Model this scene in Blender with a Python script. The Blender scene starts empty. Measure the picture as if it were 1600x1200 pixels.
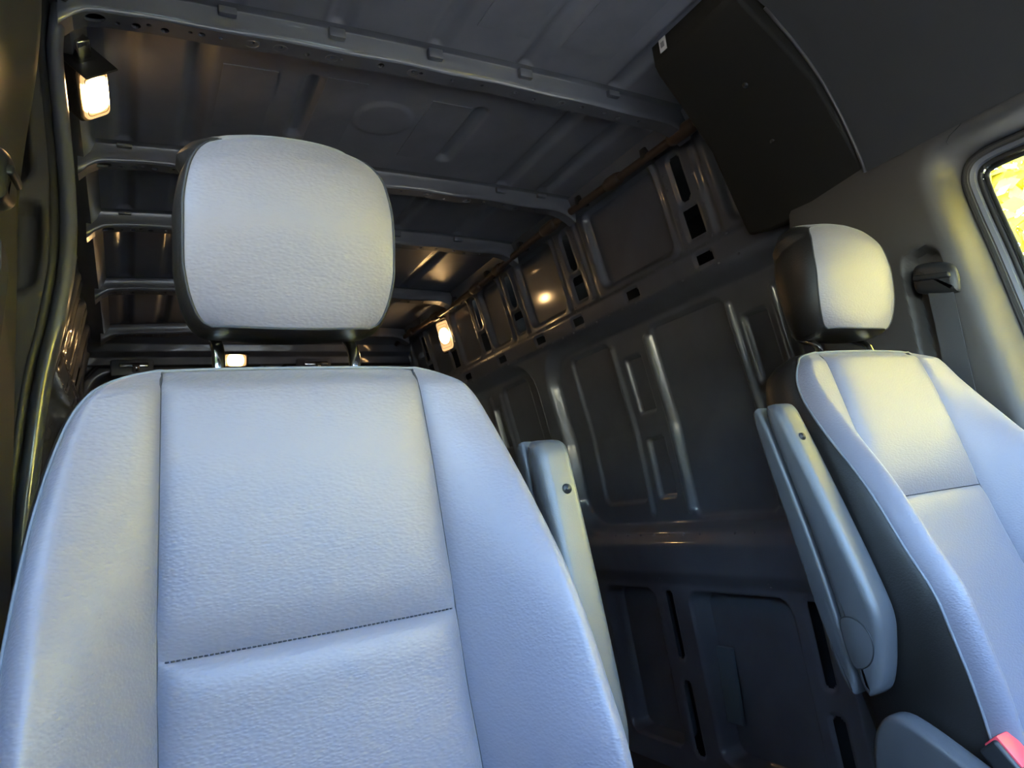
import bpy, bmesh, math, random
import numpy as np
from mathutils import Matrix, Vector
from mathutils.geometry import delaunay_2d_cdt

random.seed(7); np.random.seed(7)
scene = bpy.context.scene
C = scene.collection
H0 = 1.0            # camera height above the van floor line; modelling coordinates have z = 0 at eye height

# ------------------------------------------------------------------ camera
# van axes: X towards the right-hand wall of the picture, Y towards the rear doors, Z up
F_PX = 1109.0
def _axes(vy=(200., 856.), vx=(2800., 550.)):
    dy = Vector((vy[0]-800, vy[1]-600, F_PX)).normalized()
    dx = Vector((vx[0]-800, vx[1]-600, F_PX)); dx = (dx - dy*dx.dot(dy)).normalized()
    return dx, dy, dx.cross(dy)
dx, dy, dz = _axes()
cam = bpy.data.cameras.new('camera'); cam.sensor_width = 36.0; cam.lens = F_PX/1600*36.0
cam.clip_start = 0.02; cam.clip_end = 200
cam_o = bpy.data.objects.new('camera', cam); C.objects.link(cam_o)
R = Matrix(((dx[0], -dx[1], -dx[2]), (dy[0], -dy[1], -dy[2]), (dz[0], -dz[1], -dz[2])))
cam_o.matrix_world = Matrix.Translation((0, 0, H0)) @ R.to_4x4()
scene.camera = cam_o

# ------------------------------------------------------------------ sky, sun, exposure
world = bpy.data.worlds.new('sky'); scene.world = world; world.use_nodes = True
nt = world.node_tree; nt.nodes.clear()
sky = nt.nodes.new('ShaderNodeTexSky'); sky.sky_type = 'NISHITA'; sky.sun_disc = False
sky.sun_elevation = math.radians(48); sky.sun_rotation = math.radians(250); sky.dust_density = .3; sky.air_density = 1.0; sky.ozone_density = 3.5
bg = nt.nodes.new('ShaderNodeBackground'); bg.inputs['Strength'].default_value = 2.75
wo = nt.nodes.new('ShaderNodeOutputWorld')
nt.links.new(sky.outputs[0], bg.inputs[0]); nt.links.new(bg.outputs[0], wo.inputs[0])
sun = bpy.data.lights.new('sun', 'SUN'); sun.energy = 130.0; sun.angle = math.radians(0.6); sun.color = (1.0, .93, .80)
sun_o = bpy.data.objects.new('sun', sun); C.objects.link(sun_o)
sun_o.rotation_euler = Vector((0.62, -0.42, -0.80)).to_track_quat('-Z', 'Y').to_euler()
sun_o.location = (-6, 6, 10)
vs = scene.view_settings
vs.view_transform = 'Standard'; vs.look = 'None'; vs.gamma = 1.0; vs.use_curve_mapping = False
vs.exposure = 1.2
scene.cycles.max_bounces = 7; scene.cycles.diffuse_bounces = 4; scene.cycles.glossy_bounces = 4

# ------------------------------------------------------------------ materials
def mat(name, col, rough=.5, metal=0., coat=0., bump=None, var=None, spec=.5, coat_rough=.05, sheen=0.):
    m = bpy.data.materials.new(name); m.use_nodes = True
    n = m.node_tree.nodes; l = m.node_tree.links; b = n['Principled BSDF']
    b.inputs['Base Color'].default_value = (*col, 1); b.inputs['Roughness'].default_value = rough
    b.inputs['Metallic'].default_value = metal; b.inputs['Coat Weight'].default_value = coat
    b.inputs['Coat Roughness'].default_value = coat_rough
    b.inputs['Specular IOR Level'].default_value = spec
    b.inputs['Sheen Weight'].default_value = sheen
    tc = n.new('ShaderNodeTexCoord')
    if bump:
        kind, scale, strength, dist = bump
        mp = n.new('ShaderNodeMapping'); l.new(tc.outputs['Object'], mp.inputs[0])
        if kind == 'leather':
            mp.inputs['Scale'].default_value = (.62, 1, 1.25)
            nz = n.new('ShaderNodeTexNoise'); nz.inputs['Scale'].default_value = scale*.22; nz.inputs['Detail'].default_value = 2
            l.new(mp.outputs[0], nz.inputs['Vector'])
            mx = n.new('ShaderNodeMix'); mx.data_type = 'VECTOR'; mx.inputs[0].default_value = .0022
            l.new(mp.outputs[0], mx.inputs[4]); l.new(nz.outputs['Color'], mx.inputs[5])
            t = n.new('ShaderNodeTexVoronoi'); t.feature = 'SMOOTH_F1'; t.inputs['Scale'].default_value = scale
            l.new(mx.outputs[1], t.inputs['Vector']); out = t.outputs['Distance']
        else:
            t = n.new('ShaderNodeTexNoise'); t.inputs['Scale'].default_value = scale; t.inputs['Detail'].default_value = 3
            l.new(mp.outputs[0], t.inputs['Vector']); out = t.outputs['Fac']
        bp = n.new('ShaderNodeBump'); bp.inputs['Strength'].default_value = strength; bp.inputs['Distance'].default_value = dist
        if kind == 'leather': bp.invert = True
        l.new(out, bp.inputs['Height']); l.new(bp.outputs[0], b.inputs['Normal'])
    if var:
        scale, amt = var
        t = n.new('ShaderNodeTexNoise'); t.inputs['Scale'].default_value = scale; t.inputs['Detail'].default_value = 4
        l.new(tc.outputs['Object'], t.inputs['Vector'])
        r = n.new('ShaderNodeValToRGB')
        r.color_ramp.elements[0].position = .3; r.color_ramp.elements[1].position = .7
        r.color_ramp.elements[0].color = (*[c*(1-amt) for c in col], 1); r.color_ramp.elements[1].color = (*[min(1, c*(1+amt)) for c in col], 1)
        l.new(t.outputs['Fac'], r.inputs[0]); l.new(r.outputs[0], b.inputs['Base Color'])
    return m
def emit(name, col, strength):
    m = bpy.data.materials.new(name); m.use_nodes = True
    b = m.node_tree.nodes['Principled BSDF']; b.inputs['Base Color'].default_value = (*col, 1)
    b.inputs['Emission Color'].default_value = (*col, 1); b.inputs['Emission Strength'].default_value = strength
    return m
def glass_mat(name, tint):
    m = bpy.data.materials.new(name); m.use_nodes = True
    n = m.node_tree.nodes; l = m.node_tree.links; n.clear()
    o = n.new('ShaderNodeOutputMaterial'); mx = n.new('ShaderNodeMixShader'); tr = n.new('ShaderNodeBsdfTransparent')
    gl = n.new('ShaderNodeBsdfGlossy'); fr = n.new('ShaderNodeMath'); fr.operation = 'MULTIPLY_ADD'; fr.inputs[1].default_value = .85; fr.inputs[2].default_value = .05
    lw = n.new('ShaderNodeLayerWeight'); lw.inputs[0].default_value = .5; pw = n.new('ShaderNodeMath'); pw.operation = 'POWER'; pw.inputs[1].default_value = 5
    l.new(lw.outputs['Facing'], pw.inputs[0]); l.new(pw.outputs[0], fr.inputs[0])
    gl.inputs['Roughness'].default_value = .01; tr.inputs[0].default_value = (*tint, 1)
    l.new(fr.outputs[0], mx.inputs[0]); l.new(tr.outputs[0], mx.inputs[1]); l.new(gl.outputs[0], mx.inputs[2]); l.new(mx.outputs[0], o.inputs[0])
    return m
LEATHER = mat('dark grey leather', (.165, .155, .188), .44, bump=('leather', 360, .34, .0011), spec=.6, sheen=.15)
LEATHER_SIDE = mat('leather darkened for side shade', (.013, .011, .010), .42, bump=('leather', 420, .25, .0008))  # near-black copy of the seat leather, side shade put into its colour
PIPING = mat('grey seam cord', (.16, .165, .18), .5)
THREAD = mat('dark stitching thread', (.03, .03, .035), .7)
PLASTIC = mat('grained grey plastic', (.075, .075, .08), .36, bump=('noise', 1400, .35, .0005), spec=.6)
PLASTIC_D = mat('black plastic', (.02, .02, .021), .4, bump=('noise', 1200, .2, .0004))
TRIM = mat('charcoal trim plastic', (.060, .056, .054), .62, bump=('noise', 1500, .25, .0004))
HEADLINER = mat('charcoal headliner cloth', (.056, .057, .060), .95, bump=('noise', 900, .3, .0006), spec=.2)
OVERHEAD = mat('dark brown-black overhead trim', (.017, .016, .014), .75, bump=('noise', 900, .25, .0005), spec=.3)
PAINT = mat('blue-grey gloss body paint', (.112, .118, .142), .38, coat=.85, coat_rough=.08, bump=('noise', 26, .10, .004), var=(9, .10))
PAINT_ROOF = mat('blue-grey paint lightened for roof light', (.200, .206, .248), .42, coat=.45, coat_rough=.16, bump=('noise', 14, .10, .004), var=(7, .12))  # same body paint, roof light put into a lighter colour
PAD = mat('damping pad film', (.190, .196, .236), .5, coat=.25, coat_rough=.25, var=(12, .1))
CAVITY = mat('cavity primer darkened for shade', (.02, .023, .028), .7)  # shade of the hollow body put into the dark colour
CHROME = mat('polished chrome', (.75, .75, .74), .09, metal=1.0)
RUBBER = mat('black rubber seal', (.012, .012, .013), .5)
TAPE = mat('brown wrapped cable loom', (.070, .045, .032), .55, bump=('noise', 300, .3, .001))
WEB = mat('dark grey belt webbing', (.055, .055, .058), .8, bump=('noise', 900, .3, .0006))
RED = mat('red release button', (.75, .07, .09), .38)
WHITE = mat('white paper sticker', (.75, .73, .74), .6)
STICKGREY = mat('grey print', (.25, .25, .27), .6)
FLOOR = mat('dark cargo floor', (.05, .052, .058), .55, var=(5, .2))
PLATE = mat('pale blue-grey plate', (.11, .15, .19), .5)
LENS = emit('warm lamp diffuser', (1.0, .62, .26), 5.0)
_n = LENS.node_tree.nodes; _l = LENS.node_tree.links                 # hot spot of the diode behind the diffuser
_tc = _n.new('ShaderNodeTexCoord'); _ds = _n.new('ShaderNodeVectorMath'); _ds.operation = 'LENGTH'
_mr = _n.new('ShaderNodeMapRange'); _mr.inputs[1].default_value = .008; _mr.inputs[2].default_value = .042; _mr.inputs[3].default_value = 70.0; _mr.inputs[4].default_value = .45
_l.new(_tc.outputs['Object'], _ds.inputs[0]); _l.new(_ds.outputs['Value'], _mr.inputs[0]); _l.new(_mr.outputs[0], _n['Principled BSDF'].inputs['Emission Strength'])
LENS_RIM = mat('amber clear plastic', (.55, .40, .22), .2)
GLASS = glass_mat('window glass', (.93, .96, .94))
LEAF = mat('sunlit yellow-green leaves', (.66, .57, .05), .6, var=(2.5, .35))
LEAF_D = mat('deep green leaves of added trees', (.10, .14, .045), .6, var=(2.5, .3))  # foliage of the trees added to block light from the left
LEAF_F = mat('near-black leaves of added trees', (.016, .020, .010), .6, var=(2.5, .3), spec=.1)  # darkened so the added front trees hold back low light
BARK = mat('brown bark', (.12, .085, .06), .9, bump=('noise', 30, .6, .02))
GROUND = mat('dark asphalt ground', (.075, .072, .07), .95, spec=.1, bump=('noise', 60, .4, .01), var=(6, .2))
DASH = mat('black dashboard plastic', (.03, .03, .032), .6, bump=('noise', 900, .3, .0005))

# ------------------------------------------------------------------ object helpers (points are given at eye-height zero)
ORG = {}
def V(p): return (p[0], p[1], p[2]+H0)
def tag(o, label=None, cat=None, group=None, kind=None):
    if label: o['label'] = label
    if cat: o['category'] = cat
    if group: o['group'] = group
    if kind: o['kind'] = kind
    return o
def _place(o, parent, org):
    if parent is not None:
        o.parent = parent; po = ORG[parent.name]
        o.location = (org[0]-po[0], org[1]-po[1], org[2]-po[2])
    else: o.location = org
    ORG[o.name] = org
def root(name, base, label=None, cat=None, group=None, kind=None):
    o = bpy.data.objects.new(name, None); o.empty_display_size = .05; C.objects.link(o)
    _place(o, None, V(base)); return tag(o, label, cat, group, kind)
def mk(name, verts, faces, m, parent=None, smooth=True, org=None, autosmooth=None):
    v = np.array([V(p) for p in verts], dtype=float) if not isinstance(verts, np.ndarray) else verts + np.array([0, 0, H0])
    if org is None: org = tuple((v.min(0)+v.max(0))/2)
    else: org = V(org)
    me = bpy.data.meshes.new(name); me.from_pydata((v-np.array(org)).tolist(), [], faces if isinstance(faces, list) else faces.tolist()); me.update()
    if smooth:
        me.polygons.foreach_set('use_smooth', [True]*len(me.polygons))
        if autosmooth: me.set_sharp_from_angle(angle=math.radians(autosmooth))
    me.materials.append(m)
    o = bpy.data.objects.new(name, me); C.objects.link(o); _place(o, parent, org)
    return o
def from_bm(name, bm, m, parent=None, smooth=True, sharp=35):
    bm.verts.ensure_lookup_table(); bm.faces.ensure_lookup_table(); bm.verts.index_update()
    v = [tuple(x.co) for x in bm.verts]; f = [[q.index for q in x.verts] for x in bm.faces]; bm.free()
    return mk(name, v, f, m, parent, smooth, autosmooth=sharp)
def box_bm(bm, lo, hi, bev=0, seg=2, rot=None, about=None):
    r = bmesh.ops.create_cube(bm, size=1)['verts']
    for v in r:
        v.co = Vector(((lo[0]+hi[0])/2+v.co.x*(hi[0]-lo[0]), (lo[1]+hi[1])/2+v.co.y*(hi[1]-lo[1]), (lo[2]+hi[2])/2+v.co.z*(hi[2]-lo[2])))
    if bev: 
        es = list({e for v in r for e in v.link_edges})
        r = bmesh.ops.bevel(bm, geom=es+list(r), offset=bev, segments=seg, affect='EDGES', profile=.5)['verts']
    if rot is not None:
        allv = r if bev else r
        c = Vector(about) if about else Vector(((lo[0]+hi[0])/2, (lo[1]+hi[1])/2, (lo[2]+hi[2])/2))
        for v in bm.verts: v.co = c + rot @ (v.co-c)
    return bm
def box(name, lo, hi, m, parent=None, bev=.003, seg=2, rot=None, about=None):
    return from_bm(name, box_bm(bmesh.new(), lo, hi, bev, seg, rot, about), m, parent)
def prism(name, outline, axis, lo, hi, m, parent=None, bev=.004, seg=3, fn=None, sharp=40):
    """outline: 2-D points in the two other axes (in xyz order); fn maps finished points"""
    bm = bmesh.new(); vs_ = []
    for p in outline:
        c = [p[0], p[1]]; c.insert(axis, lo); vs_.append(bm.verts.new(c))
    f = bm.faces.new(vs_)
    ex = bmesh.ops.extrude_face_region(bm, geom=[f])
    d = [0, 0, 0]; d[axis] = hi-lo
    bmesh.ops.translate(bm, verts=[g for g in ex['geom'] if isinstance(g, bmesh.types.BMVert)], vec=d)
    bmesh.ops.recalc_face_normals(bm, faces=bm.faces)
    if bev:
        es = [e for e in bm.edges if len(e.link_faces) == 2 and e.calc_face_angle(0) > .5]
        bmesh.ops.bevel(bm, geom=es, offset=bev, segments=seg, affect='EDGES', profile=.5, clamp_overlap=True)
    if fn:
        for v in bm.verts: v.co = Vector(fn(tuple(v.co)))
    return from_bm(name, bm, m, parent, True, sharp)
def chaikin(p, n=2):
    for _ in range(n):
        q = []
        for i in range(len(p)):
            a, b = p[i], p[(i+1) % len(p)]
            q += [(a[0]*.75+b[0]*.25, a[1]*.75+b[1]*.25), (a[0]*.25+b[0]*.75, a[1]*.25+b[1]*.75)]
        p = q
    return p
def pillow(name, outline, axis, lo, hi, r, m, parent=None, fn=None, seg=6):
    """slab with a smooth outline and fully rounded rims"""
    n = len(outline); area = sum(outline[i][0]*outline[(i+1) % n][1]-outline[(i+1) % n][0]*outline[i][1] for i in range(n))
    sg = 1 if area > 0 else -1; nr = []
    for i in range(n):
        a, b = outline[i-2], outline[(i+2) % n]; tx, ty = b[0]-a[0], b[1]-a[1]; l = math.hypot(tx, ty) or 1
        nr.append((sg*ty/l, -sg*tx/l))
    rings = [(lo+r-r*math.cos(t), r*(1-math.sin(t))) for t in np.linspace(0, math.pi/2, seg)]
    rings += [(hi-r+r*math.cos(t), r*(1-math.sin(t))) for t in np.linspace(math.pi/2, 0, seg)]
    v = []
    for x, ins in rings:
        for p, q in zip(outline, nr):
            c = [p[0]-q[0]*ins, p[1]-q[1]*ins]; c.insert(axis, x); v.append(fn(tuple(c)) if fn else tuple(c))
    k = len(rings); f = grid_faces(k, n, wrap=True)+[list(range(n))[::-1], [(k-1)*n+i for i in range(n)]]
    bm = bmesh.new(); bv = [bm.verts.new(p) for p in v]
    for q in f: bm.faces.new([bv[i] for i in q])
    bmesh.ops.recalc_face_normals(bm, faces=bm.faces)
    return from_bm(name, bm, m, parent, True, 40)
def rring(r, n=8, a0=0):
    return [(r*math.cos(a0+2*math.pi*i/n), r*math.sin(a0+2*math.pi*i/n)) for i in range(n)]
def tube_geo(path, r, n=8, closed=False, cap=True):
    P = [Vector(p) for p in path]; N = len(P); vs_, fs = [], []
    rr = r if isinstance(r, (list, tuple)) else [r]*N
    up = None
    for i in range(N):
        t = (P[(i+1) % N]-P[i-1]) if closed else (P[min(i+1, N-1)]-P[max(i-1, 0)])
        t.normalize()
        if up is None:
            up = Vector((0, 0, 1)) if abs(t.z) < .9 else Vector((1, 0, 0))
        a = (up - t*up.dot(t)).normalized(); up = a; b = t.cross(a)
        for cx, cy in rring(rr[i], n): vs_.append(tuple(P[i]+a*cx+b*cy))
    M = N if closed else N-1
    for i in range(M):
        for j in range(n):
            k = (j+1) % n; i2 = (i+1) % N
            fs.append([i*n+j, i*n+k, i2*n+k, i2*n+j])
    if cap and not closed:
        fs.append(list(range(n))[::-1]); fs.append([(N-1)*n+j for j in range(n)])
    return vs_, fs
def tube(name, path, r, m, parent=None, n=8, closed=False):
    v, f = tube_geo(path, r, n, closed); return mk(name, v, f, m, parent)
def grid_faces(nr, nc, off=0, flip=False, wrap=False):
    f = []
    for i in range(nr-1):
        for j in range(nc if wrap else nc-1):
            k = (j+1) % nc
            q = [off+i*nc+j, off+i*nc+k, off+(i+1)*nc+k, off+(i+1)*nc+j]
            f.append(q[::-1] if flip else q)
    return f
def interp(tab):
    a = sorted(tab); xs = [p[0] for p in a]; ys = [p[1] for p in a]
    def f(z): return float(np.interp(z, xs, ys))
    return f
def smooth_interp(tab):
    a = sorted(tab); xs = np.array([p[0] for p in a]); ys = np.array([p[1] for p in a])
    m = np.zeros(len(xs)); d = np.diff(ys)/np.diff(xs)
    m[0] = d[0]; m[-1] = d[-1]
    for i in range(1, len(xs)-1): m[i] = 0 if d[i-1]*d[i] <= 0 else 2*d[i-1]*d[i]/(d[i-1]+d[i])
    def f(z):
        z = min(max(z, xs[0]), xs[-1]); i = min(int(np.searchsorted(xs, z, 'right'))-1, len(xs)-2); h = xs[i+1]-xs[i]; t = (z-xs[i])/h
        return float((2*t**3-3*t*t+1)*ys[i]+(t**3-2*t*t+t)*h*m[i]+(-2*t**3+3*t*t)*ys[i+1]+(t**3-t*t)*h*m[i+1])
    return f
def ss(t):
    t = np.clip(t, 0, 1); return t*t*(3-2*t)
def rrsdf(Y, Z, y0, y1, z0, z1, r):
    cy, cz, hy, hz = (y0+y1)/2, (z0+z1)/2, (y1-y0)/2, (z1-z0)/2
    qy = np.abs(Y-cy)-hy+r; qz = np.abs(Z-cz)-hz+r
    return np.hypot(np.maximum(qy, 0), np.maximum(qz, 0))+np.minimum(np.maximum(qy, qz), 0)-r

# ================================================================== SETTING: cargo hold
CX = 0.64   # centre line of the van
XS = sorted([(1.02, 1.30), (1.0, 1.345), (.95, 1.40), (.62, 1.47), (.5, 1.50), (.2, 1.555), (-.13, 1.585), (-.34, 1.60), (-.6, 1.62), (-1.0, 1.65)])
def wall_x(Z): return np.interp(Z, [a for a, b in XS], [b for a, b in XS])
FEAT = []   # part name, y0, y1, z0, z1, corner radius, depth (outwards +), edge softness
for y0, y1 in ((1.08, 1.30), (1.53, 1.89), (2.13, 2.39), (2.57, 2.74), (2.87, 3.07), (3.22, 3.42), (3.50, 3.66)):
    FEAT.append(('upper_panel', y0, y1, .685, .95, .03, .024, .010))
for yc in (1.425, 2.022, 2.478, 2.805, 3.145, 3.46):
    FEAT.append(('pillar_slot', yc-.027, yc+.027, .789, .936, .022, .007, .004))
    FEAT.append(('pillar_slot', yc-.038, yc+.038, .682, .781, .014, .007, .004))
for yc in (1.345, 1.505, 1.94, 2.10, 2.42, 2.54):
    FEAT.append((None, yc-.012, yc+.012, .67, .95, .011, .010, .008))
for yc in (1.10, 1.42, 1.755, 2.08, 2.355, 2.69, 3.05, 3.40):
    FEAT.append(('rail_hole', yc-.037, yc+.037, .602, .641, .010, .006, .0035))
for y0, y1 in ((.80, 2.41), (2.52, 3.66)):
    FEAT.append((None, y0, y1, -.145, .562, .13, .048, .020))
for y0, y1, z0 in ((2.03, 2.285, -.05), (1.46, 1.80, -.112), (1.00, 1.26, -.112), (2.64, 2.87, -.08), (3.03, 3.28, -.08), (3.38, 3.56, -.08)):
    FEAT.append(('window_blank_panel', y0, y1, z0, .522, .03, .014, .006))
for yc in (2.012, 1.822, 1.442, 1.278, 2.90, 3.0, 3.33):
    FEAT.append((None, yc-.010, yc+.010, -.10, .50, .010, -.014, .009))
for yc in (1.922, 1.366, 2.95, 3.33):
    for z0, z1 in ((.254, .450), (-.041, .163)):
        FEAT.append(('post_pocket', yc-.044, yc+.044, z0, z1, .010, .018, .006))
for y0, y1 in ((2.045, 2.335), (1.46, 1.865), (.95, 1.30), (2.50, 2.85), (2.98, 3.32), (3.42, 3.64)):
    FEAT.append(('lower_panel', y0, y1, -.88, -.355, .045, .075, .008))
for yc in (1.972, 1.385, 2.42, 2.915, 3.37):
    FEAT.append(('pillar_slot', yc-.024, yc+.024, -.585, -.345, .020, .007, .004))
    FEAT.append(('pillar_slot', yc-.026, yc+.026, -.90, -.645, .022, .007, .004))
def wall_field(Y, Z):
    d = np.zeros_like(Y); lab = np.full(Y.shape, -1)
    d -= .022*ss((Z+.335)/.05)*ss((-.155-Z)/.05)                       # rolled ledge under the window blanks
    d -= .010*ss((Z-.575)/.02)*ss((.665-Z)/.02)                        # belt rail
    for i, (nm, y0, y1, z0, z1, r, D, e) in enumerate(FEAT):
        sd = rrsdf(Y, Z, y0, y1, z0, z1, r)
        d += D*ss(.5-sd/(2*e))
        if nm: lab[sd < -e*1.05] = i
    return d, lab
def make_wall(name, mirror, step, ya, yb, label):
    ys = np.arange(ya, yb+step/2, step); zs = np.arange(-.97, 1.001, step)
    Y, Z = np.meshgrid(ys, zs); d, lab = wall_field(Y, Z)
    X = wall_x(Z)+d
    if mirror: X = 2*CX-X
    P = np.stack([X, Y, Z], -1).reshape(-1, 3); nr, nc = Y.shape
    idx = np.arange(nr*nc).reshape(nr, nc)
    q = np.stack([idx[:-1, :-1], idx[:-1, 1:], idx[1:, 1:], idx[1:, :-1]], -1).reshape(-1, 4)
    if not mirror: q = q[:, ::-1]
    l4 = lab.reshape(-1)[q]; fl = np.where((l4 == l4[:, :1]).all(1), l4[:, 0], -1)
    def sub(sel, nm, m, par):
        qq = q[sel]; u, inv = np.unique(qq, return_inverse=True)
        return mk(nm, P[u], inv.reshape(-1, 4), m, par, True)
    w = sub(fl < 0, name, PAINT, None); tag(w, label, 'wall', kind='structure')
    for i, ft in enumerate(FEAT):
        sel = fl == i
        if ft[0] in ('upper_panel', 'window_blank_panel', 'post_pocket', 'lower_panel') and sel.sum() > 8:   # slots stay open into the cavity
            sub(sel, ft[0], PAINT, w)
    return w
wall_r = make_wall('wall_right', False, .0055, 1.02, 3.72, 'stamped dark blue-grey metal side wall with ribbed pillars, right')
wall_l = make_wall('wall_left', True, .009, 1.30, 3.72, 'stamped dark blue-grey metal side wall with sliding door frame, left')
# spot welds along the pillars catch the lamps as sparkles
def sparkle(par, mirror, ya, yb):
    vs_, fs = [], []
    rng = random.Random(3)
    def dome(y, z, r):
        d, _ = wall_field(np.array([[y]]), np.array([[z]])); x = float(wall_x(z)+d[0, 0]); b = len(vs_)
        for k, (rr, dp) in enumerate(((r, 0), (r*.7, r*.28))):
            for a in range(6): vs_.append((x-dp, y+rr*math.cos(a*math.pi/3), z+rr*math.sin(a*math.pi/3)))
        vs_.append((x-r*.4, y, z))
        for a in range(6):
            k = (a+1) % 6
            fs.append([b+a, b+k, b+6+k, b+6+a]); fs.append([b+6+a, b+6+k, b+12])
    lines = []
    for yc in (1.425, 2.022, 2.478, 2.805, 3.145):
        lines += [(yc-.055, .67, .94, .045), (yc+.055, .67, .94, .045)]
    for y, z0, z1, st in lines:
        z = z0
        while z < z1:
            if ya < y < yb and rng.random() < .8: dome(y+rng.uniform(-.002, .002), z, .0056)
            z += st
    y = ya+.05
    while y < yb-.05:
        dome(y, .590, .0056); dome(y+.02, .655, .0056)
        if rng.random() < .7: dome(y, -.165, .006)
        y += .075
    for yc in (1.505, 1.98, 2.44, 2.95):
        for z in (-.31, -.32): dome(yc, z, .0045)
    v = np.array(vs_)
    if mirror: v[:, 0] = 2*CX-v[:, 0]; fs = [f[::-1] for f in fs]
    tag(mk('spot_weld_dimples', v, [f[::-1] for f in fs], PAINT, par), kind='stuff')
sparkle(wall_r, False, 1.25, 3.6)
sparkle(wall_l, True, 1.8, 3.6)
# pale plate standing inside the lower opening, outer skin behind everything
box('reinforcement_plate', (1.675, 1.79, -.77), (1.69, 1.858, -.535), PLATE, wall_r, .004)
box('reinforcement_plate', (1.673, 1.792, -.64), (1.676, 1.856, -.632), PLATE, wall_r, .001)

# ---- roof: skin panels between hat-section ribs
RIBS = [(1.285, 1.340), (1.852, 1.902), (2.262, 2.312), (2.868, 2.930), (3.50, 3.566)]
ceiling = root('ceiling', (CX, 2.3, 1.0), 'dark blue-grey metal van roof with cross ribs and pressed beads', 'roof', kind='structure')
BEADS = {0: [('b', .19, .42), ('b', .40, .42), ('b', .617, .42), ('b', .845, .42), ('b', 1.10, .42)],
         1: [('b', .015, .42), ('b', .158, .42), ('s', .398, 1.457, 1.725), ('c', .598, 1.585, .073), ('s', .826, 1.466, 1.745), ('b', 1.07, .42), ('b', 1.22, .42)]}
DEF = [('b', .015, .42), ('b', .158, .42), ('b', .42, .42), ('b', .66, .42), ('b', .86, .42), ('b', 1.10, .42)]
def roof_z(x): return 1.0 - .020*np.clip(np.abs((x-CX)/.72), 0, 1)**2
bays = [(.88, 1.312), (1.312, 1.877), (1.877, 2.287), (2.287, 2.899), (2.899, 3.533), (3.533, 3.75)]
for bi, (y0, y1) in enumerate(bays):
    xs = np.arange(-.085, 1.366, .0065); ys = np.linspace(y0, y1, int((y1-y0)/.0065)+1)
    X, Y = np.meshgrid(xs, ys); Z = roof_z(X)
    for b in BEADS.get(bi, DEF):
        if b[0] == 'b': Z = Z+.014*ss(.5-rrsdf(X, Y, b[1]-.02, b[1]+.02, y0+(-.1 if bi == 0 else .045), y1-.035, .01)/.022)
        if b[0] == 's': Z = Z+.016*ss(.5-rrsdf(X, Y, b[1]-.017, b[1]+.017, b[2], b[3], .017)/.016)
        if b[0] == 'c':
            rr = np.hypot(X-b[1], Y-b[2]); Z = Z-.005*ss(.5-(rr-b[3])/.010)
    P = np.stack([X, Y, Z], -1).reshape(-1, 3); idx = np.arange(X.size).reshape(X.shape)
    q = np.stack([idx[:-1, :-1], idx[1:, :-1], idx[1:, 1:], idx[:-1, 1:]], -1).reshape(-1, 4)
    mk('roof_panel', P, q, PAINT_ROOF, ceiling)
def pad(x0, x1, y0, y1):
    n = 10; v = []; f = []
    for k in range(n+1):
        x = x0+(x1-x0)*k/n; z = float(roof_z(x))-.0022
        v += [(x, y0, z), (x, y1, z)]
    for k in range(n): f.append([2*k, 2*k+1, 2*k+3, 2*k+2])
    b = len(v); v += [(p[0], p[1], p[2]+.003) for p in v]
    ring = [2*k for k in range(n+1)]+[2*k+1 for k in range(n, -1, -1)]
    for i in range(len(ring)):
        a, c = ring[i], ring[(i+1) % len(ring)]; f.append([a, c, c+b, a+b])
    mk('damping_pad', v, f, PAD, ceiling, False)
for a in ((.690, .800, 1.47, 1.75), (.203, .318, 1.46, 1.72), (.425, .52, 1.45, 1.74), (.675, .80, .95, 1.18), (.885, 1.02, .92, 1.18), (.21, .36, .95, 1.2), (.22, .38, 1.96, 2.2), (.46, .62, 1.96, 2.2), (.22, .38, 2.4, 2.75), (.7, .82, 2.4, 2.75)):
    pad(*a)
HOLES = [(-.030, .017), (.005, .0045), (.035, .008), (.056, .0045), (.083, .0075), (.126, .004), (.146, .0065), (.180, .0045), (.238, .0045), (.292, .0045), (.345, .0060), (.396, .0045), (.416, .0045),
         (.500, .0075), (.574, .0045), (.592, .0045), (.668, .005), (.742, .0045), (.83, .005), (.885, .0045), (.96, .006), (1.02, .005), (1.09, .006), (1.135, .007), (1.20, .006)]
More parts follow.
